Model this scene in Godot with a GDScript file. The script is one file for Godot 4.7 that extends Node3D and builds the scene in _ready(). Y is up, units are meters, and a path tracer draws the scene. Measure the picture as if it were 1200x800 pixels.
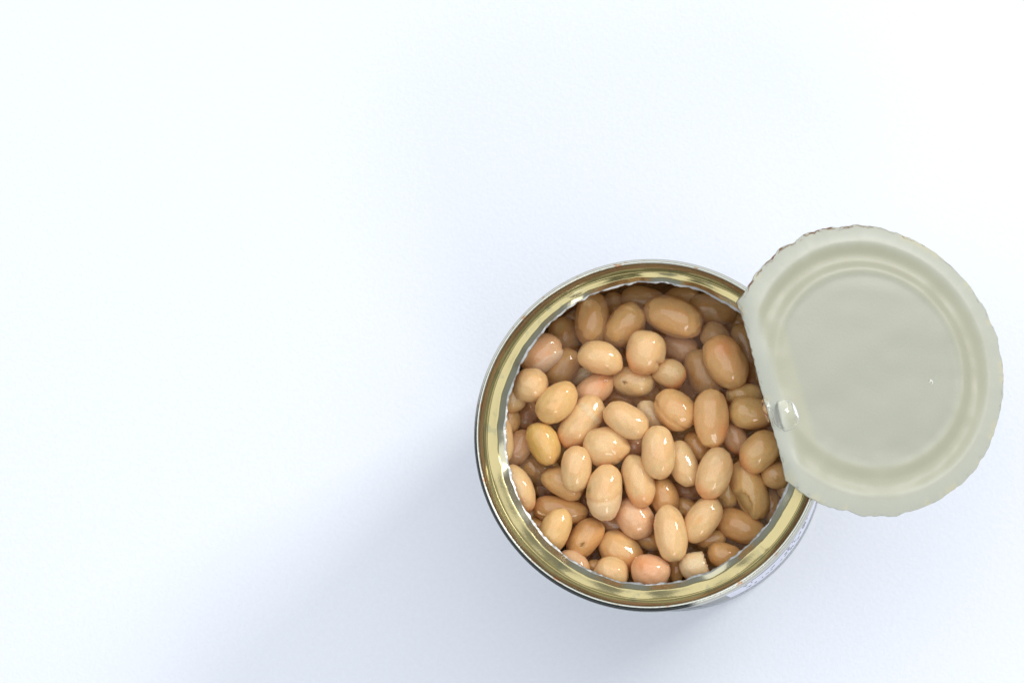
extends Node3D
# An opened tin of white beans on a pale table top, seen from above. Lengths in the helpers are millimetres.

const MM := 0.001
const RIM := 80.0          # height of the rim above the table
const R_OPEN := 31.5       # radius of the cut opening
const OPEN_SHIFT := -0.6  # the cut is not quite concentric

var rng := RandomNumberGenerator.new()
var lump := FastNoiseLite.new()
var fine := FastNoiseLite.new()
var tear := FastNoiseLite.new()
var bean_mat: StandardMaterial3D
var used := {}

const TONE := {  # tan, olive tan and brown tones: partly own colour, partly painted shade
	"cr": Color(0.857, 0.538, 0.261), "wh": Color(0.867, 0.600, 0.341), "pk": Color(0.836, 0.476, 0.261), "tn": Color(0.796, 0.452, 0.189),
	"yl": Color(0.857, 0.523, 0.218), "ol": Color(0.796, 0.476, 0.161), "bn": Color(0.755, 0.400, 0.156), "ot": Color(0.775, 0.462, 0.185),
	"pb": Color(0.704, 0.362, 0.179), "or": Color(0.877, 0.467, 0.255),
}


func _ready() -> void:
	# ---------- camera ----------
	var cam := Camera3D.new()
	cam.name = "camera"
	var right := Vector3(0.991376, -0.131051, 0.000000)
	var up := Vector3(0.016209, 0.122619, -0.992321)
	var back := Vector3(0.130045, 0.983763, 0.123686)
	cam.transform = Transform3D(Basis(right, up, back), Vector3(0.037365, 0.582768, 0.043205))
	cam.fov = 16.2602
	cam.near = 0.02
	cam.far = 20.0
	cam.current = true
	add_child(cam)
	# ---------- light: a soft pale room, a window, a ceiling bounce ----------
	var env := Environment.new()
	env.background_mode = Environment.BG_COLOR
	env.background_color = Color(0.395, 0.445, 0.51).linear_to_srgb()
	env.tonemap_mode = Environment.TONE_MAPPER_LINEAR
	env.tonemap_exposure = 1.12
	env.sdfgi_enabled = true
	env.ssao_enabled = true
	env.ssil_enabled = true
	var world := WorldEnvironment.new()
	world.name = "room_light"
	world.environment = env
	add_child(world)
	lamp("window_light", Vector3(1.70, 1.45, -1.22), Vector3(0, 0.05, 0), Vector2(0.64, 0.64), 2.75, Color(1.0, 0.985, 0.96))
	lamp("side_window_light", Vector3(0.42, 0.95, 0.95), Vector3(0, 0.05, 0), Vector2(0.40, 0.40), 0.26, Color(1.0, 0.99, 0.97))
	lamp("ceiling_light", Vector3(0.02, 1.60, -0.42), Vector3(-0.02, 0, -0.25), Vector2(2.2, 2.0), 1.78, Color(0.97, 0.985, 1.0))
	# ---------- noise ----------
	rng.seed = 4711
	lump.seed = 12
	lump.frequency = 1.0
	lump.fractal_octaves = 2
	fine.seed = 77
	fine.frequency = 1.0
	fine.fractal_octaves = 4
	# ---------- the place and the things ----------
	table()
	tin()
	beans()
	bean_bed()
	brine()
	drops()


func lamp(called: String, at: Vector3, to: Vector3, size: Vector2, energy: float, tint: Color) -> void:
	var l := AreaLight3D.new()
	l.name = called
	l.area_size = size
	l.area_normalize_energy = true
	l.light_energy = energy
	l.light_color = tint.linear_to_srgb()
	l.shadow_enabled = true
	l.area_range = 8.0
	l.area_attenuation = 2.0
	l.look_at_from_position(at, to, Vector3.UP)
	add_child(l)


# ---------- helpers ----------
func numbered(called: String) -> String:
	var n: int = used.get(called, 0)
	used[called] = n + 1
	return called if n == 0 else "%s_%03d" % [called, n]


func tag(o: Node, label: String, category := "", group := "", kind := "") -> void:
	o.set_meta("label", label)
	if category:
		o.set_meta("category", category)
	if group:
		o.set_meta("group", group)
	if kind:
		o.set_meta("kind", kind)


func place(called: String, mesh: Mesh, mat: Material, parent: Node) -> MeshInstance3D:
	var o := MeshInstance3D.new()
	o.name = called
	o.mesh = mesh
	o.material_override = mat
	parent.add_child(o, true)
	return o


# a grid of rows x cols points, optionally closed along the columns, as one smooth mesh
func sheet(p: PackedVector3Array, rows: int, cols: int, closed: bool, flip := false, colors := PackedColorArray(), uvs := PackedVector2Array()) -> ArrayMesh:
	var st := SurfaceTool.new()
	st.begin(Mesh.PRIMITIVE_TRIANGLES)
	for i in p.size():
		if colors.size():
			st.set_color(colors[i])
		if uvs.size():
			st.set_uv(uvs[i])
		st.add_vertex(p[i] * MM)
	var across := cols if closed else cols - 1
	for i in rows - 1:
		for j in across:
			var a := i * cols + j
			var b := i * cols + (j + 1) % cols
			var c := a + cols
			var d := b + cols
			for k in ([a, c, b, b, c, d] if flip else [a, b, c, b, d, c]):
				st.add_index(k)
	st.generate_normals()
	return st.commit()


func noise_tex(size: int, freq: float, oct: int, lo: Color, hi: Color, sd: int, normal := 0.0) -> NoiseTexture2D:
	var n := FastNoiseLite.new()
	n.seed = sd
	n.frequency = freq
	n.fractal_octaves = oct
	var t := NoiseTexture2D.new()
	t.width = size
	t.height = size
	t.seamless = true
	t.noise = n
	if normal > 0.0:
		t.as_normal_map = true
		t.bump_strength = normal
	else:
		var g := Gradient.new()
		g.set_color(0, lo)
		g.set_color(1, hi)
		t.color_ramp = g
	return t


func triplanar(m: StandardMaterial3D, per_mm: float) -> void:
	m.uv1_triplanar = true
	m.uv1_world_triplanar = true
	m.uv1_scale = Vector3.ONE * per_mm * 1000.0


# ---------- the table ----------
func table() -> void:
	var pm := PlaneMesh.new()
	pm.size = Vector2(3.0, 3.0)
	var m := StandardMaterial3D.new()
	m.resource_name = "white_board"
	m.albedo_color = Color(0.80, 0.81, 0.845).linear_to_srgb()
	m.albedo_texture = noise_tex(512, 0.05, 4, Color(0.985, 0.985, 0.985), Color.WHITE, 3)
	m.roughness = 0.6
	m.metallic_specular = 0.3
	m.heightmap_enabled = true
	m.heightmap_texture = noise_tex(512, 0.06, 5, Color.BLACK, Color.WHITE, 8)
	m.heightmap_scale = 0.004
	triplanar(m, 1.0 / 40.0)
	var o := place("table_top", pm, m, self)
	tag(o, "plain white table top under the open tin", "", "", "structure")


# ---------- the tin ----------
func ring(profile: Array, segs: int, tint: Callable, flip := false) -> ArrayMesh:
	var p := PackedVector3Array()
	var c := PackedColorArray()
	for i in profile.size():
		for j in segs:
			var f := TAU * j / segs
			var q: Vector2 = profile[i]
			p.append(Vector3(q.x * cos(f), RIM + q.y, q.x * sin(f)))
			c.append(tint.call(q.x, q.y, f))
	return sheet(p, profile.size(), segs, true, flip, c)


func smooth_profile(pts: Array, per: int) -> Array:
	var out := []
	for i in pts.size() - 1:
		var p0: Vector2 = pts[maxi(i - 1, 0)]
		var p1: Vector2 = pts[i]
		var p2: Vector2 = pts[i + 1]
		var p3: Vector2 = pts[mini(i + 2, pts.size() - 1)]
		for k in per:
			out.append(p1.cubic_interpolate(p2, p0, p3, float(k) / per))
	out.append(pts[-1])
	return out


func open_radius(f: float) -> float:
	var d := Vector2(cos(f), sin(f))
	var r := R_OPEN + OPEN_SHIFT * d.y - 0.55 * (d.x * d.x - d.y * d.y)
	return r + 0.30 * lump.get_noise_2d(d.x * 5.0, d.y * 5.0)


# inner edge of the flat ring, where the slope to the cut begins
func ring_edge(f: float) -> float:
	var r := open_radius(f) + 0.42
	return r + clampf(0.36 * (34.9 - r), 0.35, 1.3)


func curl_rag(d: Vector2) -> float:
	return 0.25 * lump.get_noise_2d(d.x * 7.0, d.y * 7.0) + 0.16 * tear.get_noise_2d(d.x * 20.0 + 9.0, d.y * 20.0)


func tin() -> void:
	var can := Node3D.new()
	can.name = "tin_can"
	add_child(can)
	tag(can, "opened round tin of beans with gold inner rim and bent back lid", "tin can")

	var silver := StandardMaterial3D.new()
	silver.resource_name = "tinplate"
	silver.vertex_color_use_as_albedo = true
	silver.metallic = 1.0
	silver.roughness = 0.24
	silver.heightmap_enabled = true
	silver.heightmap_texture = noise_tex(256, 0.05, 4, Color.BLACK, Color.WHITE, 21)
	silver.heightmap_scale = 0.004
	triplanar(silver, 1.0 / 9.0)
	var lacquer := StandardMaterial3D.new()
	lacquer.resource_name = "gold_lacquer"
	lacquer.vertex_color_use_as_albedo = true
	lacquer.metallic = 1.0
	lacquer.roughness = 0.26
	lacquer.heightmap_enabled = true
	lacquer.heightmap_texture = silver.heightmap_texture
	lacquer.heightmap_scale = 0.0014
	triplanar(lacquer, 1.0 / 9.0)

	# body with its paper label
	var prof := [Vector2(36.3, -80), Vector2(36.5, -79.6), Vector2(36.5, -76)]
	prof.append_array([Vector2(36.1, -75), Vector2(36.1, -6), Vector2(36.5, -4.6), Vector2(36.6, -4.0)])
	var plain := func(_r: float, _y: float, _f: float) -> Color: return Color(0.66, 0.67, 0.68)
	place("body", ring(prof, 240, plain), silver, can)
	var base := [Vector2(0.01, -79.5), Vector2(34.0, -79.5), Vector2(36.3, -80)]
	place("base", ring(base, 160, plain), silver, can)
	paper_label(can)
	var gold := func(_r: float, _y: float, _f: float) -> Color: return Color(0.70, 0.60, 0.38)
	place("inner_wall", ring([Vector2(35.8, -3), Vector2(35.8, -79.0), Vector2(0.01, -79.0)], 240, gold), lacquer, can)

	# the double seam: a bead with faint rolled lines
	var seam := smooth_profile([Vector2(36.6, -4.1), Vector2(37.2, -4.0), Vector2(37.5, -3.5), Vector2(37.5, -2.2), Vector2(37.46, -1.3), Vector2(37.32, -0.75), Vector2(37.15, -0.50), Vector2(37.02, -0.22), Vector2(36.86, -0.20), Vector2(36.72, 0.0), Vector2(36.5, 0.02), Vector2(36.3, -0.12), Vector2(36.1, -0.5)], 4)
	var seam_tint := func(r: float, y: float, f: float) -> Color:
		var d := Vector3(cos(f), 0, sin(f)) * r
		var c := Color(0.52, 0.51, 0.44)
		var rust := smoothstep(0.34, 0.50, fine.get_noise_3d(d.x * 0.35, y * 0.5, d.z * 0.35)) * smoothstep(37.45, 37.0, r)
		c = c.lerp(Color(0.36, 0.365, 0.30), smoothstep(36.55, 36.3, r))  # inner flank of the bead darkened, a painted dark reflection
		var black := smoothstep(36.68, 36.82, r) * smoothstep(1.28, 1.36, f) * smoothstep(3.6, 3.1, f)  # reflection of a dark room painted onto the lower-left arc
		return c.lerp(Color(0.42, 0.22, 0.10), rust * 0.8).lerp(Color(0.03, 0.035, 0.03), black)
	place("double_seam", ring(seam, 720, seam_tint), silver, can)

	# what is left of the end panel: the wall inside the seam, the flat gold ring, the slope down to the cut
	var rows := []
	var tints := []
	var cross := smooth_profile([Vector2(36.1, -0.5), Vector2(35.85, -0.90), Vector2(35.45, -1.65), Vector2(35.25, -2.6), Vector2(35.1, -3.1), Vector2(34.92, -3.2), Vector2(34.72, -3.08), Vector2(34.2, -3.04), Vector2(33.2, -3.04), Vector2(32.6, -3.09), Vector2(32.35, -3.2)], 4)
	var segs := 900
	var p := PackedVector3Array()
	var c := PackedColorArray()
	for q in cross:
		for j in segs:
			var f := TAU * j / segs
			var along: float = wrapf(f - 0.78, -PI, PI) * q.x
			var wob: float = (0.42 * lump.get_noise_2d(cos(f) * 1.7 + 3.0, sin(f) * 1.7) + 0.03) * (34.9 - q.x) * smoothstep(35.0, 34.4, q.x) + 0.10 * pow(clampf((q.x - 33.6) / 1.2, -1.0, 1.0), 2.0)
			var y: float = q.y + wob + 0.13 * exp(-pow(along / 0.7, 2.0)) * smoothstep(34.9, 34.0, q.x)
			var x: float = q.x
			if x < 34.9:
				x = 34.9 - (34.9 - x) * (34.9 - ring_edge(f)) / 2.55
			p.append(Vector3(x * cos(f), RIM + y, x * sin(f)))
			var stain := smoothstep(0.25, 0.6, fine.get_noise_3d(p[-1].x * 0.22, 5.0, p[-1].z * 0.22))
			c.append(Color(0.42, 0.355, 0.18).lerp(Color(0.33, 0.295, 0.165), stain).lerp(Color(0.37, 0.375, 0.305), smoothstep(34.95, 35.25, q.x)))  # wall inside the seam tinted darker in place of its dark reflection
	var n_rows: int = cross.size()
	for k in range(1, 8):
		var t := k / 7.0
		for j in segs:
			var f := TAU * j / segs
			var r_in := open_radius(f) + 0.42
			var r := lerpf(ring_edge(f), r_in, t)
			var y := -3.2 - 0.75 * t + (0.42 * lump.get_noise_2d(cos(f) * 1.7 + 3.0, sin(f) * 1.7) + 0.03) * 2.55 * (1.0 - t) + 0.10
			p.append(Vector3(r * cos(f), RIM + y, r * sin(f)))
			c.append(Color(0.42, 0.37, 0.21).lerp(Color(0.42, 0.395, 0.28), smoothstep(0.0, 0.35, t)))
	place("end_ring", sheet(p, n_rows + 7, segs, true, false, c), lacquer, can)

	# the torn edge: bare bright metal, curled and ragged, with a little thickness
	var bare := StandardMaterial3D.new()
	bare.resource_name = "torn_metal"
	bare.albedo_color = Color(0.50, 0.495, 0.47).linear_to_srgb()
	bare.metallic = 1.0
	bare.roughness = 0.45
	p = PackedVector3Array()
	var steps := 9
	segs = 1600
	tear.seed = 31
	tear.frequency = 1.0
	tear.fractal_octaves = 2
	for k in steps:
		var t := float(k) / (steps - 1)
		for j in segs:
			var f := TAU * j / segs
			var d := Vector2(cos(f), sin(f))
			var rough := smoothstep(-0.25, 0.35, lump.get_noise_2d(d.x * 3.0 + 20.0, d.y * 3.0)) * 1.15 + 0.05
			var jag := 1.2 * rough * tear.get_noise_2d(d.x * 13.0, d.y * 13.0)
			var rag := 0.9 * rough * tear.get_noise_2d(d.x * 34.0 + 40.0, d.y * 34.0)
			var r_in := open_radius(f) + curl_rag(d) * minf(t * 1.6, 1.0)
			var curl := minf(t * 1.6, 1.0)
			var r := r_in + 0.44 - 0.42 * curl + 0.12 * jag * curl + 0.10 * rag * curl
			var y := -4.02 - 0.25 * curl + 0.22 * jag * curl + 0.16 * rag * curl * (1.0 - 0.4 * t)
			if t > 0.62:
				var under := (t - 0.62) / 0.38
				r += 0.25 * under
				y -= 0.28 * sin(under * PI * 0.5)
			p.append(Vector3(r * d.x, RIM + y, r * d.y))
	place("torn_edge", sheet(p, steps, segs, true), bare, can)

	lid(can)


func paper_label(can: Node3D) -> void:
	var im := Image.create(2048, 512, false, Image.FORMAT_RGB8)
	im.fill(Color(0.90, 0.90, 0.96))
	var dark := Color(0.035, 0.045, 0.05)
	# the dark printed panel, its grey end and the seam shadow painted as a navy top band; x runs once round from the picture's right, towards the viewer
	var px := func(deg: float) -> int: return int(deg / 360.0 * 2048.0)
	im.fill_rect(Rect2i(px.call(78.0), 0, px.call(260.0) - px.call(78.0), 512), dark)
	im.fill_rect(Rect2i(px.call(67.0), 0, px.call(11.0), 512), Color(0.46, 0.46, 0.44))
	im.fill_rect(Rect2i(0, 0, 2048, 255), Color(0.09, 0.10, 0.17))
	# rows of small illegible print
	var r := RandomNumberGenerator.new()
	r.seed = 5
	for line in 3:
		var x: int = px.call(22.0 + 5.0 * line)
		while x < px.call(62.0):
			var w: int = r.randi_range(3, 16)
			if r.randf() < 0.7:
				for k in range(0, w, 3):
					im.fill_rect(Rect2i(x + k, 275 + line * 52 + r.randi_range(0, 12), 3, r.randi_range(16, 44)), Color(0.07, 0.08, 0.18))
			x += w + r.randi_range(3, 14)
	im.fill_rect(Rect2i(0, 470, 2048, 42), Color(0.55, 0.57, 0.60))  # grey foot band paints the shadow at the base seam
	var m := StandardMaterial3D.new()
	m.resource_name = "printed_paper"
	m.albedo_texture = ImageTexture.create_from_image(im)
	m.roughness = 0.32
	var p := PackedVector3Array()
	var uv := PackedVector2Array()
	var cols := 241
	for i in 2:
		for j in cols:
			var f := TAU * j / (cols - 1)
			var y := -6.0 if i == 0 else -74.5
			p.append(Vector3(36.25 * cos(f), RIM + y, 36.25 * sin(f)))
			uv.append(Vector2(float(j) / (cols - 1), float(i)))
	var o := place("paper_label", sheet(p, 2, cols, false, true, PackedColorArray(), uv), m, can)
	tag(o, "white paper label with a dark printed panel and small print")


# ---------- the lid, bent back over the rim ----------
const HINGE := Vector3(24.714539, 85.500000, -8.712185)
const LID_R := 31.368
const LID_S0 := 0.739
const LID_T0 := 24.712
var lid_u := Vector3(0.247416, -0.009511, 0.968863).normalized()
var lid_w := Vector3(0.885907, -0.402719, -0.230186).normalized()


func lid_height(rho: float, f: float) -> float:
	var h := 0.0
	var deep := 0.60 + 0.30 * cos(f - 2.36) + 0.25 * lump.get_noise_2d(cos(f) * 2.0 + 7.0, sin(f) * 2.0)
	deep = lerpf(0.60, deep, smoothstep(0.55, 0.68, rho))
	h -= 1.05 * deep * smoothstep(0.885, 0.79, rho)      # down into the pressed groove
	h += 0.75 * deep * smoothstep(0.765, 0.685, rho)     # up to the inner bead
	h -= 0.22 * deep * smoothstep(0.69, 0.63, rho)       # and down to the flat panel
	h -= 0.95 * pow(maxf(rho - 0.87, 0.0) / 0.13, 1.7)   # the outer margin turns down
	h += 0.16 * smoothstep(0.86, 1.0, rho) * fine.get_noise_2d(cos(f) * 6.0, sin(f) * 6.0)
	h += 0.10 * lump.get_noise_2d(cos(f) * rho * 2.0, sin(f) * rho * 2.0)
	return h


func lid_outline(f: float) -> float:
	var d := Vector2(cos(f), sin(f))
	var r := LID_R * (1.0 + 0.020 * fine.get_noise_2d(d.x * 4.0, d.y * 4.0) + 0.006 * sin(f * 23.0) * fine.get_noise_2d(d.x * 4.0 + 3.0, d.y * 4.0))
	# the straight hinge line at t = 0
	if d.y < 0.0:
		r = minf(r, (LID_T0 - 0.12 * fine.get_noise_2d(d.x * 14.0, 2.0)) / -d.y)
	return r


func lid_point(f: float, r: float, lift := 0.0) -> Vector3:
	var s := LID_S0 + r * cos(f)
	var t := LID_T0 + r * sin(f)
	var n := lid_u.cross(lid_w)
	if n.y < 0.0:
		n = -n
	var h := lid_height(r / LID_R, f)
	h -= 1.3 * pow(clampf((3.0 - t) / 3.0, 0.0, 1.2), 2.0)   # rolled over at the hinge
	return HINGE + lid_u * s + lid_w * t + n * (h + lift)


func lid(can: Node3D) -> void:
	var m := StandardMaterial3D.new()
	m.resource_name = "grey_green_enamel"
	m.vertex_color_use_as_albedo = true
	m.roughness = 0.42
	m.metallic_specular = 0.5
	m.heightmap_enabled = true
	m.heightmap_texture = noise_tex(512, 0.03, 5, Color.BLACK, Color.WHITE, 33)
	m.heightmap_scale = 0.0012
	m.albedo_texture = noise_tex(512, 0.09, 4, Color(0.95, 0.95, 0.95), Color.WHITE, 34)
	triplanar(m, 1.0 / 14.0)
	var segs := 720
	var fr := []
	for i in 56:
		fr.append(pow((i + 0.3) / 56.0, 0.85) * 0.955)
	for i in 9:
		fr.append(0.962 + 0.038 * i / 8.0)
	var p := PackedVector3Array()
	var c := PackedColorArray()
	var enamel := Color(0.34, 0.338, 0.255)
	var tinted := func(f: float, k: float) -> Color:
		var edge := smoothstep(0.972, 0.992, k)
		var d := Vector2(cos(f), sin(f))
		# rust sits on the stretch of edge between the hinge and the far side
		var where := exp(-pow(wrapf(f - 3.45, -PI, PI) / 0.55, 2.0))
		var spots := smoothstep(0.05, 0.28, fine.get_noise_3d(d.x * 14.0 + 5.0, d.y * 14.0, k * 60.0)) * where * 1.9
		spots += smoothstep(0.30, 0.42, fine.get_noise_3d(d.x * 10.0 + 30.0, d.y * 10.0, k * 60.0)) * 0.6
		var shade: Color = enamel.lerp(Color(0.37, 0.36, 0.255), smoothstep(0.64, 0.70, k)).lerp(Color(0.44, 0.443, 0.36), smoothstep(0.82, 0.93, k))
		var col: Color = shade.lerp(Color(0.60, 0.52, 0.30), 0.35 * smoothstep(0.93, 0.99, k) * smoothstep(0.1, 0.4, fine.get_noise_2d(d.x * 6.0, d.y * 6.0 + 8.0)))
		return col.lerp(Color(0.15, 0.065, 0.025), clampf(spots, 0.0, 1.0) * edge)
	for k in fr:
		for j in segs:
			var f := TAU * j / segs
			p.append(lid_point(f, lid_outline(f) * k))
			c.append(tinted.call(f, k))
	var top := fr.size()
	var under_k := [1.0, 0.985]
	for i in 28:
		under_k.append(0.96 - 0.94 * i / 27.0)
	for k in under_k:
		for j in segs:
			var f := TAU * j / segs
			p.append(lid_point(f, lid_outline(f) * k, -0.28))
			c.append(tinted.call(f, 1.0) if k == 1.0 else Color(0.55, 0.55, 0.5))
	var o := place("lid", sheet(p, top + under_k.size(), segs, true, true, c), m, can)
	tag(o, "pale grey-green enamelled lid folded back over the rim, rusty at one edge")
	# close the middle
	var mid := place("lid_centre", disc_fill(0.005), m, o)
	mid.set_meta("label", "flat middle of the enamelled lid")
	# the strip that still holds the lid to the tin
	p = PackedVector3Array()
	c = PackedColorArray()
	var rows := 14
	var cols := 60
	for i in rows:
		var t := float(i) / (rows - 1)
		for j in cols:
			var s := lerpf(-17.5, 18.5, float(j) / (cols - 1))
			var a := HINGE + lid_u * s + Vector3(0, -1.55, 0)
			var f := atan2(a.z, a.x)
			# its root on the cut, spread along the opening
			var q := Vector3(31.6 * cos(f), RIM - 4.4, 31.6 * sin(f))
			var h1 := a + Vector3(-0.5 * cos(f), -1.6, -0.5 * sin(f))
			var h2 := q.lerp(a, 0.35) + Vector3(0, -0.8, 0)
			p.append(a.bezier_interpolate(h1, h2, q, t))
			c.append(enamel)
	place("hinge_strip", sheet(p, rows, cols, false, false, c), m, o)


func disc_fill(_k: float) -> ArrayMesh:
	var p := PackedVector3Array()
	var c := PackedColorArray()
	var r0 := pow(0.3 / 56.0, 0.85) * 0.955
	for k in [0.01, 1.001]:
		for j in 48:
			var f := TAU * j / 48
			p.append(lid_point(f, lid_outline(f) * r0 * k))
			c.append(Color(0.34, 0.338, 0.255))
	return sheet(p, 2, 48, true, true, c)


# ---------- the beans ----------
func bean_mesh(a: float, b: float, tone: Color, feats: String, sd: int) -> ArrayMesh:
	rng.seed = sd * 97 + 13
	a *= 1.01
	b *= 1.01
	var rows := 41
	var cols := 56
	var taper := rng.randf_range(-0.07, 0.07)
	var bend := rng.randf_range(-0.07, 0.07)
	var blunt := rng.randf_range(0.82, 0.94)
	var hv := rng.randf_range(0.90, 1.0)
	var off := Vector3(rng.randf_range(-50, 50), rng.randf_range(-50, 50), rng.randf_range(-50, 50))
	var end_tint := rng.randf_range(0.15, 0.70)
	var end_side := 1.0 if rng.randf() < 0.6 else -1.0
	var f := {}
	for w in feats.split(" ", false):
		f[w] = true
	if f.has("chunk"):
		taper = 0.0
	var p := PackedVector3Array()
	var c := PackedColorArray()
	var blush := Color(0.86, 0.34, 0.13)
	var brown := Color(0.55, 0.31, 0.09)
	for i in rows:
		var lat := PI * i / (rows - 1)
		for j in cols:
			var lon := TAU * j / cols
			var cx := cos(lat)
			var u := signf(cx) * pow(absf(cx), blunt)
			var rr := pow(maxf(sin(lat), 0.0), blunt)
			var y := rr * cos(lon)
			var v := rr * sin(lon)
			var n3 := lump.get_noise_3d(u * 1.1 + off.x, y * 1.1 + off.y, v * 1.1 + off.z)
			var n4 := fine.get_noise_3d(u * 3.0 + off.x, y * 3.0 + off.y, v * 3.0 + off.z)
			var n5 := fine.get_noise_3d(u * 9.0 - off.x, y * 9.0, v * 9.0 + off.z)
			var sc := 1.0 + 0.045 * n3 + 0.012 * n4
			var col := tone * (1.0 + 0.10 * n4 + 0.05 * n5)
			col = col.lerp(Color(tone.r, tone.g * 0.89, tone.b * 0.84), clampf(0.5 + 1.4 * n3, 0.0, 1.0) * 0.6)
			# most skins are a little more orange towards one end
			col = col.lerp(Color(0.85, 0.46, 0.20), end_tint * smoothstep(0.15, 1.0, u * end_side + 0.5 * n3 + 0.25 * v))
			var above := smoothstep(-0.2, 0.3, y)
			if f.has("crack"):
				var line := u - 0.38 + 0.10 * v + 0.12 * n4
				sc -= 0.05 * exp(-pow(line / 0.045, 2.0)) * above
				sc += 0.022 * smoothstep(0.0, 0.05, line) * above
				col = col.lerp(Color(0.86, 0.74, 0.5), 0.4 * exp(-pow((line - 0.06) / 0.06, 2.0)) * above)
			if f.has("crease"):
				sc -= 0.025 * exp(-pow((v - 0.15 - 0.35 * u) / 0.07, 2.0)) * above * smoothstep(0.8, 0.4, absf(u))
			if f.has("seam"):
				var sl := v - 0.62 + 0.25 * u * u
				sc -= 0.06 * exp(-pow(sl / 0.07, 2.0)) * above
			if f.has("skin"):
				var sk := v - 0.45 - 0.1 * u
				sc += 0.06 * smoothstep(0.0, 0.08, sk)
				col = col.lerp(Color(0.80, 0.62, 0.46), 0.5 * smoothstep(0.0, 0.1, sk))
			if f.has("fold"):
				var fl := u - 0.40 + 0.30 * (v - 0.2) * (v - 0.2) + 0.10 * n4
				sc -= 0.07 * exp(-pow(fl / 0.06, 2.0)) * above
				sc -= 0.03 * smoothstep(0.0, 0.06, fl)
				col = col.lerp(Color(0.82, 0.58, 0.36), 0.5 * smoothstep(0.0, 0.1, fl))
			if f.has("point"):
				sc += 0.24 * exp(-(pow((v - 0.30) / 0.30, 2.0) + pow((u - 0.82) / 0.22, 2.0) + pow((y - 0.1) / 0.4, 2.0)))
				sc -= 0.05 * exp(-pow((u - 0.55 * v - 0.1 + 0.15 * n4) / 0.05, 2.0)) * above * 0.6
			if f.has("nub"):
				var rn := Vector2(u * 1.1, v - 0.25).length()
				sc += 0.08 * exp(-pow(rn / 0.12, 2.0)) * above
				col = col.lerp(brown, 0.3 * exp(-pow((rn - 0.18) / 0.07, 2.0)) * above)
			if f.has("notch"):
				sc -= 0.18 * exp(-(pow((u + 0.45) / 0.12, 2.0) + pow((v - 0.88) / 0.16, 2.0)))
			if f.has("chunk"):
				var cut := u - 0.45 + 0.35 * n4 - 0.2 * v
				u = minf(u, 0.62 + 0.14 * n4 + 0.12 * v + 0.06 * n5)
				sc += 0.03 * n5 * smoothstep(0.0, 0.2, cut)
			if f.has("bite"):
				var rim_d := Vector2((u - 0.42) / 0.52, (v - 0.72) / 0.62).length() + 0.22 * n4 + 0.06 * n5
				var hole := smoothstep(1.0, 0.86, rim_d) * smoothstep(-0.35, -0.1, y)
				sc *= 1.0 - 0.22 * hole
				sc += 0.03 * exp(-pow((rim_d - 1.06) / 0.07, 2.0)) * above
				col = col.lerp(Color(0.60, 0.38, 0.15), 0.7 * hole)
			# colour
			if f.has("blush_b"):
				col = col.lerp(blush, 0.85 * smoothstep(0.25, 0.95, -u * 0.85 - 0.3 * v + 0.25 * n3))
			if f.has("blush_r"):
				col = col.lerp(blush, 0.85 * smoothstep(0.25, 0.95, u * 0.85 + 0.35 * v + 0.25 * n3))
			if f.has("blush_l"):
				col = col.lerp(blush, 0.85 * smoothstep(0.38, 1.0, -u * 0.95 + 0.2 * n3))
			if f.has("blush_t"):
				col = col.lerp(blush, 0.85 * exp(-(pow((u + 0.45 if sd != 19 else u - 0.45) / 0.42, 2.0) + pow((v + 0.3 if sd != 19 else v - 0.1) / 0.45, 2.0))) * above)
			if f.has("blush_c"):
				col = col.lerp(blush, 0.80 * exp(-(pow((u - 0.55) / 0.4, 2.0) + pow((v + 0.75) / 0.4, 2.0))))
			if f.has("orange_l"):
				col = col.lerp(Color(0.66, 0.27, 0.03), 0.85 * exp(-(pow((u - 0.2) / 0.42, 2.0) + pow((v - 0.62) / 0.22, 2.0))) * clampf(0.9 + 2.0 * n5, 0.0, 1.0))
			if f.has("olive"):
				col = col.lerp(Color(0.60, 0.36, 0.07), 0.45 * smoothstep(0.0, 0.6, v + 0.5 * n4))
			if f.has("brown_l"):
				for q in [Vector3(-0.55, 0.1, 0.22), Vector3(-0.25, -0.25, 0.14), Vector3(-0.7, -0.35, 0.2), Vector3(0.0, 0.0, 0.10)]:
					col = col.lerp(brown, 0.55 * exp(-pow(Vector2(u - q.x, v - q.y).length() / q.z, 2.0)) * above)
			if f.has("brown_b"):
				col = col.lerp(Color(0.72, 0.42, 0.14), 0.6 * smoothstep(0.1, 0.8, -u + 0.3 * n4))
			if f.has("spot"):
				var e := Vector2((u + 0.30) / 0.13, (v - 0.22) / 0.13).length() + 0.3 * n5
				col = col.lerp(Color(0.20, 0.10, 0.02), 0.9 * smoothstep(1.1, 0.6, e) * above)
				sc -= 0.03 * smoothstep(1.3, 0.5, e) * above
			if f.has("dot"):
				col = col.lerp(Color(0.30, 0.24, 0.05), 0.7 * exp(-pow(Vector2(u + 0.02, v - 0.86).length() / 0.13, 2.0)))
			if f.has("hilum"):
				col = col.lerp(Color(0.80, 0.40, 0.12), 0.75 * smoothstep(1.15, 0.5, Vector2((u + 0.10) / 0.24, (v + 0.12) / 0.22).length() + 0.3 * n4) * above)
			var w := 1.0 + taper * u
			p.append(Vector3(u * a, y * b * hv * w, v * b * w + bend * b * (u * u - 0.35) * 2.0) * sc)
			c.append(Color(clampf(col.r, 0, 0.92), clampf(col.g, 0, 0.92), clampf(col.b, 0, 0.92)))
	return sheet(p, rows, cols, true, true, c)


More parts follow.
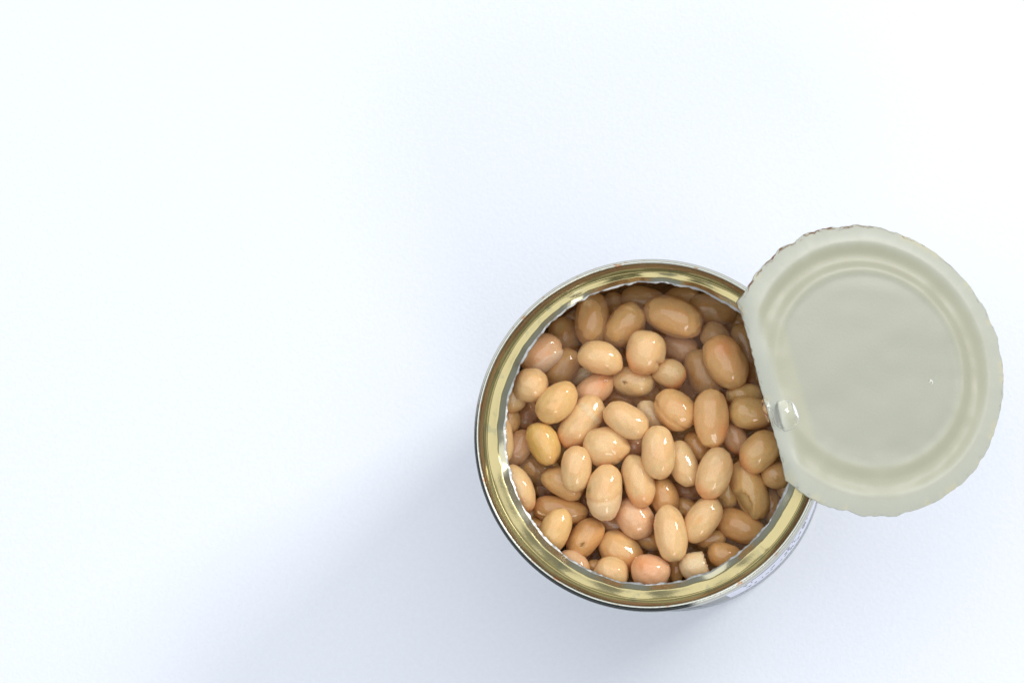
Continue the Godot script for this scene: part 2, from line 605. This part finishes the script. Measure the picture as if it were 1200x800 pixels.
func bean(id: int, at: Vector3, a: float, b: float, turn: float, tone: String, feats: String, label: String) -> void:
	var o := MeshInstance3D.new()
	o.name = numbered("white_bean")
	o.mesh = bean_mesh(a, b, TONE[tone], feats, id)
	o.material_override = bean_mat
	rng.seed = id * 31 + 7
	var tilt := 0.0 if feats else rng.randf_range(-0.16, 0.16)
	o.basis = Basis(Vector3.UP, -turn) * Basis(Vector3.BACK, tilt)
	o.position = (at + Vector3(0, RIM, 0)) * MM
	tag(o, label, "bean", "white beans in the open tin")
	add_child(o, true)


func beans() -> void:
	bean_mat = StandardMaterial3D.new()
	bean_mat.resource_name = "wet_bean_skin"
	bean_mat.vertex_color_use_as_albedo = true
	bean_mat.albedo_texture = noise_tex(256, 0.07, 4, Color(0.88, 0.87, 0.84), Color.WHITE, 41)
	bean_mat.roughness = 0.42
	bean_mat.metallic_specular = 0.1
	bean_mat.clearcoat_enabled = true
	bean_mat.clearcoat = 1.0
	bean_mat.clearcoat_roughness = 0.035
	bean_mat.subsurf_scatter_enabled = true
	bean_mat.subsurf_scatter_strength = 0.24
	bean_mat.heightmap_enabled = true
	bean_mat.heightmap_texture = noise_tex(256, 0.035, 4, Color.BLACK, Color.WHITE, 42)
	bean_mat.heightmap_scale = 0.005
	bean_mat.uv1_triplanar = true
	bean_mat.uv1_scale = Vector3.ONE * 180.0
	bean(1, Vector3(-24.89, -16.32, -19.36), 5.08, 3.95, -0.60, "pk", "skin", "plump pinkish bean half under the torn rim with its loose skin split along one side")
	bean(2, Vector3(-20.50, -23.66, -24.13), 4.04, 3.46, 1.40, "tn", "", "dull bean sunk in brine behind the split-skinned bean at the upper rim, with a glint")
	bean(3, Vector3(-13.64, -18.80, -26.76), 6.09, 3.80, 1.64, "tn", "", "large upright tan bean in the rim shadow, left end of the shaded upper row")
	bean(4, Vector3(-6.45, -18.16, -25.48), 5.46, 3.95, -0.87, "tn", "", "shaded tan bean slanting between the large upright bean and the longest shaded bean")
	bean(5, Vector3(-11.22, -12.33, -17.49), 5.05, 3.55, 0.28, "cr", "", "smooth pale bean lying nearly level below the large upright shaded bean")
	bean(6, Vector3(-1.49, -13.00, -18.73), 4.86, 4.30, -1.39, "cr", "blush_b notch", "squat round bean with an orange lower end and a small notch in its edge")
	bean(7, Vector3(4.28, -18.14, -27.19), 6.78, 4.33, 0.40, "tn", "", "longest shaded bean, smooth and tan, just under the top of the torn rim")
	bean(8, Vector3(12.68, -23.58, -29.23), 5.48, 3.59, 0.16, "tn", "", "wide shaded bean tucked under the rim beside the lid corner")
	bean(9, Vector3(5.66, -25.20, -31.43), 4.37, 3.42, -0.33, "tn", "", "shaded bean partly hidden by the rim above the longest shaded bean")
	bean(10, Vector3(-2.96, -25.88, -31.86), 4.99, 3.45, 0.19, "tn", "", "dim broad bean cut off by the top of the torn rim")
	bean(11, Vector3(-9.37, -27.02, -30.31), 3.88, 2.72, 1.32, "tn", "", "dark bean wedged deep between the two slanting shaded beans at the upper rim")
	bean(12, Vector3(13.32, -20.11, -22.93), 3.39, 3.02, 0.72, "tn", "", "small round end of a bean peeping out above the big slanted bean near the lid")
	bean(13, Vector3(15.88, -15.47, -16.69), 6.16, 4.30, 1.10, "tn", "blush_t", "big slanted shaded bean with a faint pink upper edge next to the lid")
	bean(14, Vector3(10.62, -20.00, -14.84), 5.47, 3.58, 1.15, "tn", "orange_l", "shaded bean with an orange brown stain along its edge, tucked under the big slanted bean")
	bean(15, Vector3(20.12, -22.96, -21.09), 5.12, 3.22, 1.24, "tn", "", "upright shaded bean disappearing under the straight edge of the lid")
	bean(16, Vector3(3.46, -16.26, -14.34), 3.74, 3.18, 0.45, "cr", "blush_r", "small roundish bean with an orange blush toward the stained bean")
	bean(17, Vector3(5.44, -22.82, -20.74), 4.36, 3.41, 0.37, "pk", "", "dull bean lying deep below the longest shaded bean")
	bean(18, Vector3(-4.65, -16.99, -12.85), 4.88, 3.38, 0.22, "cr", "spot", "bean with one dark brown speck, below the squat orange-ended bean")
	bean(19, Vector3(-12.89, -15.79, -11.14), 4.86, 3.18, -0.65, "pk", "blush_t", "pinkish bean with a strong orange patch on its upper end")
	bean(20, Vector3(-20.41, -19.21, -16.34), 4.72, 3.40, -0.95, "tn", "", "glossy tan bean standing on end between the round pale bean and the level pale bean")
	bean(21, Vector3(-16.14, -21.90, -14.68), 3.42, 1.90, -0.25, "wh", "", "thin whitish sliver of bean showing under the level pale bean")
	bean(22, Vector3(-26.29, -10.63, -11.54), 3.74, 3.74, 0.01, "cr", "", "perfectly round pale bean seen end-on beside the rim")
	bean(23, Vector3(-20.55, -9.40, -7.71), 5.18, 3.70, -0.78, "yl", "brown_l", "pale yellow bean with brown smudges at its lower end")
	bean(24, Vector3(-15.59, -12.55, -3.57), 6.50, 3.90, -0.92, "cr", "crack blush_l", "long pale bean with a crack across its upper third and a pink lower end")
	bean(25, Vector3(-23.57, -10.45, 1.17), 4.84, 3.35, 1.14, "ol", "olive", "olive yellow bean, the most yellow of all")
	bean(26, Vector3(-10.13, -10.63, 1.85), 4.81, 4.34, -0.16, "cr", "point", "fat round pale bean with a torn pointed flap of skin")
	bean(27, Vector3(-16.29, -8.23, 6.85), 4.96, 3.31, 1.66, "cr", "crease", "pale egg-shaped bean with a faint diagonal crease, resting on two browner beans")
	bean(28, Vector3(-10.04, -8.09, 11.96), 6.04, 3.84, 1.65, "cr", "fold dot", "brightest pale bean with a fold across its lower third and a greenish dot")
	bean(29, Vector3(-19.57, -12.76, 9.56), 4.85, 3.17, 0.44, "tn", "", "tan bean half covered by the pale egg-shaped bean")
	bean(30, Vector3(-20.34, -14.53, 15.39), 5.98, 2.99, 0.15, "bn", "blush_l", "long brown bean lying level above the pale orange bean at the lower rim")
	bean(31, Vector3(-20.91, -8.78, 19.90), 4.94, 3.30, -1.13, "yl", "brown_b", "pale orange bean leaning on the lower rim with a brown tinge")
	bean(32, Vector3(-29.09, -9.77, 10.78), 5.56, 3.15, 1.08, "cr", "blush_r", "pale bean leaning out from under the rim with a long bright highlight")
	bean(33, Vector3(-14.81, -13.10, 21.49), 4.80, 3.32, -0.90, "bn", "spot", "brownish bean with dark creases beside the pale orange bean")
	bean(34, Vector3(-7.15, -14.25, 24.34), 5.17, 3.87, 0.61, "tn", "blush_r", "darker tan bean above the two cut-off beans at the lower rim")
	bean(35, Vector3(-9.01, -9.97, 29.41), 3.85, 3.66, 0.35, "cr", "", "rounded cream bean cut off by the lower rim under the darker tan bean")
	bean(36, Vector3(-17.19, -10.82, 27.35), 3.87, 2.76, 0.61, "pk", "", "low pink bean mostly hidden by the lower rim between two cream beans")
	bean(37, Vector3(-27.06, -18.99, 5.90), 4.74, 3.22, 0.36, "tn", "", "tan bean lying low under the olive yellow bean")
	bean(38, Vector3(-30.01, -15.48, 1.63), 4.30, 2.99, -0.95, "pk", "", "bean with a broad white glint squeezed between the rim and the olive yellow bean")
	bean(39, Vector3(-32.87, -11.53, -0.14), 5.41, 2.61, 1.48, "cr", "", "upright cream bean of which the rim leaves only a strip")
	bean(40, Vector3(-31.75, -15.75, -4.61), 3.39, 2.45, 1.57, "tn", "", "short pale bean behind the rim above the cream strip")
	bean(41, Vector3(-30.84, -13.14, -9.65), 3.57, 3.20, 1.40, "cr", "", "cream bean half under the rim beside the perfectly round bean")
	bean(42, Vector3(-28.29, -18.32, -5.75), 3.40, 2.45, 1.66, "pb", "crack", "deep pinkish brown bean with a split, below the perfectly round bean")
	bean(43, Vector3(-5.39, -8.51, -3.55), 5.17, 3.41, 0.57, "cr", "", "clean pale bean in the middle of the tin, pointing down toward the lid")
	bean(44, Vector3(-0.51, -14.72, -5.08), 3.73, 2.61, 0.88, "wh", "", "whitish shrivelled bean behind the clean pale one in the middle")
	bean(45, Vector3(4.91, -11.44, -6.00), 4.99, 4.07, 0.75, "tn", "seam", "broad bean with a long seam along one side, next to the tall olive tan bean")
	bean(46, Vector3(12.76, -10.17, -3.85), 6.44, 3.86, 1.53, "tn", "blush_c", "tall olive tan bean with an orange flank, largest near the lid")
	bean(47, Vector3(21.16, -13.76, -5.28), 4.77, 3.49, 0.10, "ot", "", "olive tan bean sliding under the lid beside the water drop")
	bean(48, Vector3(19.79, -17.50, -9.57), 4.07, 2.59, 0.01, "ot", "", "olive bean lying flat under the lid edge above the wet one")
	bean(49, Vector3(17.69, -16.43, 0.01), 3.71, 2.59, 1.06, "pk", "blush_r", "small translucent pink bean with an orange end below the tall olive tan bean")
	bean(50, Vector3(23.13, -11.56, 3.23), 4.94, 3.84, -0.73, "ot", "blush_l", "plump olive tan bean with a pink lower tip near the lid")
	bean(51, Vector3(1.48, -8.33, 3.44), 5.68, 3.67, 1.54, "cr", "", "kidney-shaped pale bean standing upright with a long vertical highlight")
	bean(52, Vector3(6.61, -12.07, 5.60), 5.15, 3.13, 1.20, "cr", "", "tan-cream bean tucked beside the kidney-shaped bean")
	bean(53, Vector3(13.32, -9.28, 7.88), 5.67, 3.66, -1.25, "cr", "blush_l", "oval bean with a single round highlight and an orange lower end")
	bean(54, Vector3(10.57, -11.19, 17.79), 5.49, 3.48, -0.95, "cr", "hilum", "pale bean marked with an orange brown eye in its middle")
	bean(55, Vector3(3.93, -9.00, 20.77), 6.18, 3.45, 1.40, "cr", "", "long upright pale bean above the orange cut-off bean at the lower rim")
	bean(56, Vector3(-3.04, -10.26, 9.41), 5.88, 3.31, 1.32, "cr", "blush_r", "long bean with an orange lower side next to the kidney-shaped bean")
	bean(57, Vector3(-4.07, -13.27, 17.22), 4.79, 3.87, 0.96, "pk", "", "broad glossy bean with two glints, left of the long upright pale bean")
	bean(58, Vector3(2.05, -14.66, 12.49), 4.25, 3.14, 1.23, "bn", "", "brownish bean in the gap under the kidney-shaped bean")
	bean(59, Vector3(20.74, -14.74, 11.25), 6.61, 3.67, 1.23, "ot", "bite", "burst bean with ragged skin and a hollow in its lower side")
	bean(60, Vector3(26.42, -13.77, 8.15), 3.10, 2.92, 0.01, "tn", "nub", "small round bean with a nub in its centre beside the lid")
	bean(61, Vector3(18.57, -16.45, 19.06), 5.68, 3.48, 0.39, "bn", "", "large brown bean under the burst one along the lower rim")
	bean(62, Vector3(25.19, -17.99, 14.41), 4.06, 2.21, 1.41, "tn", "", "narrow upright bean between the burst bean and the rim")
	bean(63, Vector3(-0.48, -9.77, 28.90), 4.20, 3.83, 0.18, "or", "blush_t", "orange pink bean cut off by the lower rim")
	bean(64, Vector3(9.15, -10.48, 27.65), 3.46, 3.10, -0.17, "wh", "chunk", "broken whitish half bean with a ragged edge at the lower rim")
	bean(65, Vector3(15.11, -14.12, 25.37), 3.83, 2.92, 0.35, "bn", "", "brown bean beside the broken half at the lower rim")
	bean(66, Vector3(4.82, -14.11, 27.52), 3.48, 1.83, 1.58, "bn", "", "thin brown side of a bean between the orange cut-off bean and the broken half")
	bean(67, Vector3(12.30, -16.18, 21.79), 3.13, 2.03, -0.17, "bn", "", "small bean showing below the bean with the orange brown eye")
	bean(68, Vector3(6.76, -17.48, 14.86), 2.96, 2.22, 0.53, "bn", "", "orange brown bean deep between the brown gap and the bean with the eye")
	bean(69, Vector3(6.49, -19.43, 11.03), 3.16, 2.42, 0.01, "pb", "", "purplish bean deep below the tan-cream one")
	bean(70, Vector3(9.38, -15.85, 1.64), 3.53, 2.60, 1.06, "bn", "", "rosy brown bean in the gap above the oval bean with one highlight")
	bean(71, Vector3(-4.70, -15.37, 1.71), 2.97, 2.42, -0.51, "or", "", "salmon coloured bean glimpsed under the clean pale bean in the middle")
	bean(72, Vector3(-7.63, -22.04, -9.82), 3.60, 2.47, 0.36, "bn", "", "dim bean in the gap between the orange-patched bean and the specked bean")
	bean(73, Vector3(-1.87, -20.85, -10.00), 3.20, 2.44, -0.51, "bn", "", "dim bean deep beside the specked bean")
	bean(74, Vector3(22.46, -22.92, -14.04), 2.83, 2.46, 1.58, "bn", "", "dark bean in the gap by the straight lid edge")
	bean(75, Vector3(18.13, -27.58, -26.86), 4.19, 2.86, 0.54, "tn", "", "dark bean in the shadow right below the lid corner")
	bean(76, Vector3(10.49, -29.85, -31.18), 3.83, 2.68, 0.20, "tn", "", "nearly black-shaded bean under the upper rim beside the wide shaded bean")
	bean(77, Vector3(-18.54, -26.31, -26.95), 4.22, 2.88, -0.51, "tn", "", "dark bean under the upper rim beside the large upright bean")
	bean(78, Vector3(-9.28, -17.72, 18.27), 3.92, 2.80, 0.35, "pb", "", "purplish brown bean in the dark gap below the brightest bean")
	bean(79, Vector3(-27.45, -17.49, 16.11), 2.43, 3.00, 1.22, "bn", "", "brown bean end between the rim and the long brown bean")
	bean(80, Vector3(-25.08, -15.00, 19.04), 2.81, 1.87, 0.52, "bn", "", "reddish sliver of bean between the rim and the pale orange bean")
	bean(81, Vector3(28.37, -17.35, 11.15), 2.57, 1.84, 1.06, "tn", "", "last small bean by the rim below the lid edge")
	bean(82, Vector3(15.66, -17.52, 11.59), 3.70, 2.59, 1.41, "ot", "", "olive scrap of bean beside the hollow of the burst bean")
	bean(83, Vector3(-12.99, -15.10, 27.60), 2.04, 1.67, 0.00, "bn", "", "tiny brown bean tip between the two cream beans at the lower rim")
	bean(84, Vector3(-1.07, -17.23, 21.68), 3.71, 2.41, 0.35, "bn", "", "deep tan bean left of the long upright pale bean")
	bean(85, Vector3(-24.33, -21.50, 10.09), 2.66, 2.28, 0.01, "pb", "", "purplish bean drowned in brine under the half covered tan bean")
	bean(86, Vector3(-14.65, -19.17, 15.55), 3.00, 2.25, 0.70, "pb", "", "drowned bean under the fold of the brightest bean")
	bean(87, Vector3(14.41, -19.90, 15.72), 2.96, 2.22, 0.36, "bn", "", "brown bean in the shade between the bean with the eye and the burst one")
	bean(88, Vector3(-4.63, -19.77, 23.04), 2.99, 2.05, 0.01, "bn", "", "bean hidden deep behind the darker tan one")


# the mass of beans lower down, of which only scraps show through the gaps
func bean_bed() -> void:
	var st := SurfaceTool.new()
	st.begin(Mesh.PRIMITIVE_TRIANGLES)
	var kinds := []
	for k in 4:
		kinds.append(bean_mesh(5.0 + 0.3 * k, 3.5, TONE[["tn", "bn", "pk", "tn"][k]], "", 300 + k))
	rng.seed = 99
	for layer in 2:
		var y := RIM - 32.0 - 5.5 * layer
		for i in range(-5, 6):
			for j in range(-5, 6):
				var at := Vector3(i * 7.2 + 3.6 * (absi(j) % 2), y + rng.randf_range(-1.2, 1.2), j * 6.4) + Vector3(rng.randf_range(-1, 1), 0, rng.randf_range(-1, 1))
				var b := Basis(Vector3.UP, rng.randf() * TAU)
				var k := rng.randi_range(0, 3)
				if Vector2(at.x, at.z).length() < 31.0:
					st.append_from(kinds[k], 0, Transform3D(b, at * MM))
	var o := place("deep_beans", st.commit(), bean_mat, self)
	tag(o, "mass of beans lying deep in the tin under all the others", "beans", "", "stuff")


# ---------- the brine between the beans ----------
func brine() -> void:
	var m := StandardMaterial3D.new()
	m.resource_name = "brine"
	m.transparency = BaseMaterial3D.TRANSPARENCY_ALPHA
	m.albedo_color = Color(0.20, 0.085, 0.03, 0.22).linear_to_srgb()
	m.metallic_specular = 0.22
	m.roughness = 0.03
	var p := PackedVector3Array()
	var rows := 60
	var cols := 160
	for i in rows:
		var r := 0.05 + 35.4 * i / (rows - 1)
		for j in cols:
			var f := TAU * j / cols
			var x := r * cos(f)
			var z := r * sin(f)
			p.append(Vector3(x, RIM - 16.0 + 0.5 * fine.get_noise_2d(x * 0.16, z * 0.16) + 0.5 * lump.get_noise_2d(x * 0.3, z * 0.3), z))
	var o := place("brine", sheet(p, rows, cols, true), m, self)
	tag(o, "glossy brownish brine standing between the lower beans", "brine", "", "stuff")


# ---------- drops ----------
func drop_mesh(rx: float, rz: float, h: float, sd: int) -> ArrayMesh:
	var p := PackedVector3Array()
	var rows := 20
	var cols := 40
	for i in rows:
		var t := float(i) / (rows - 1)
		for j in cols:
			var f := TAU * j / cols
			var w := 1.0 + 0.10 * lump.get_noise_2d(cos(f) * 1.3 + sd * 9.0, sin(f) * 1.3)
			p.append(Vector3(rx * t * cos(f) * w, h * pow(maxf(1.0 - t * t, 0.0), 1.05), rz * t * sin(f) * w))
	for j in cols:
		p.append(p[(rows - 1) * cols + j] + Vector3(0, -0.25, 0))
	for j in cols:
		p.append(Vector3(0, -0.25, 0) + p[j] * Vector3(0.01, 0, 0.01))
	return sheet(p, rows + 2, cols, true)


func drop(at: Vector3, basis_: Basis, rx: float, rz: float, h: float, sd: int, label: String, water: Material) -> void:
	var o := place(numbered("liquid_drop"), drop_mesh(rx, rz, h, sd), water, self)
	o.transform = Transform3D(basis_, at * MM)
	tag(o, label, "drop", "drops of brine")


func drops() -> void:
	var water := StandardMaterial3D.new()
	water.resource_name = "clear_liquid"
	water.albedo_color = Color(1, 1, 1, 0.0)
	water.roughness = 0.02
	water.refraction_enabled = true
	water.refraction_scale = 0.033
	water.metallic_specular = 0.5
	var n := lid_u.cross(lid_w)
	if n.y < 0.0:
		n = -n
	var on_lid := Basis(lid_u, n, lid_w)
	if on_lid.determinant() < 0.0:
		on_lid = Basis(-lid_u, n, lid_w)
	var spot := func(s: float, t: float) -> Vector3:
		var q := Vector2(s - LID_S0, t - LID_T0)
		return lid_point(q.angle(), q.length())
	drop(spot.call(6.46, 3.00), on_lid, 3.3, 2.9, 0.85, 1, "clear drop of liquid on the lid near its straight edge, the largest", water)
	drop(spot.call(4.36, 0.05), on_lid, 2.6, 1.1, 0.6, 2, "small lens of liquid hanging along the straight lid edge beside the large drop", water)
	drop(spot.call(6.41, 37.65), on_lid, 0.55, 0.5, 0.16, 3, "tiny bead of liquid on the far part of the lid panel", water)
	var f := -2.03
	drop(Vector3(34.3 * cos(f), RIM - 3.25, 34.3 * sin(f)), Basis(Vector3.UP, -f), 0.6, 2.6, 0.5, 4, "elongated flat drop lying on the gold ring above the large upright bean", water)
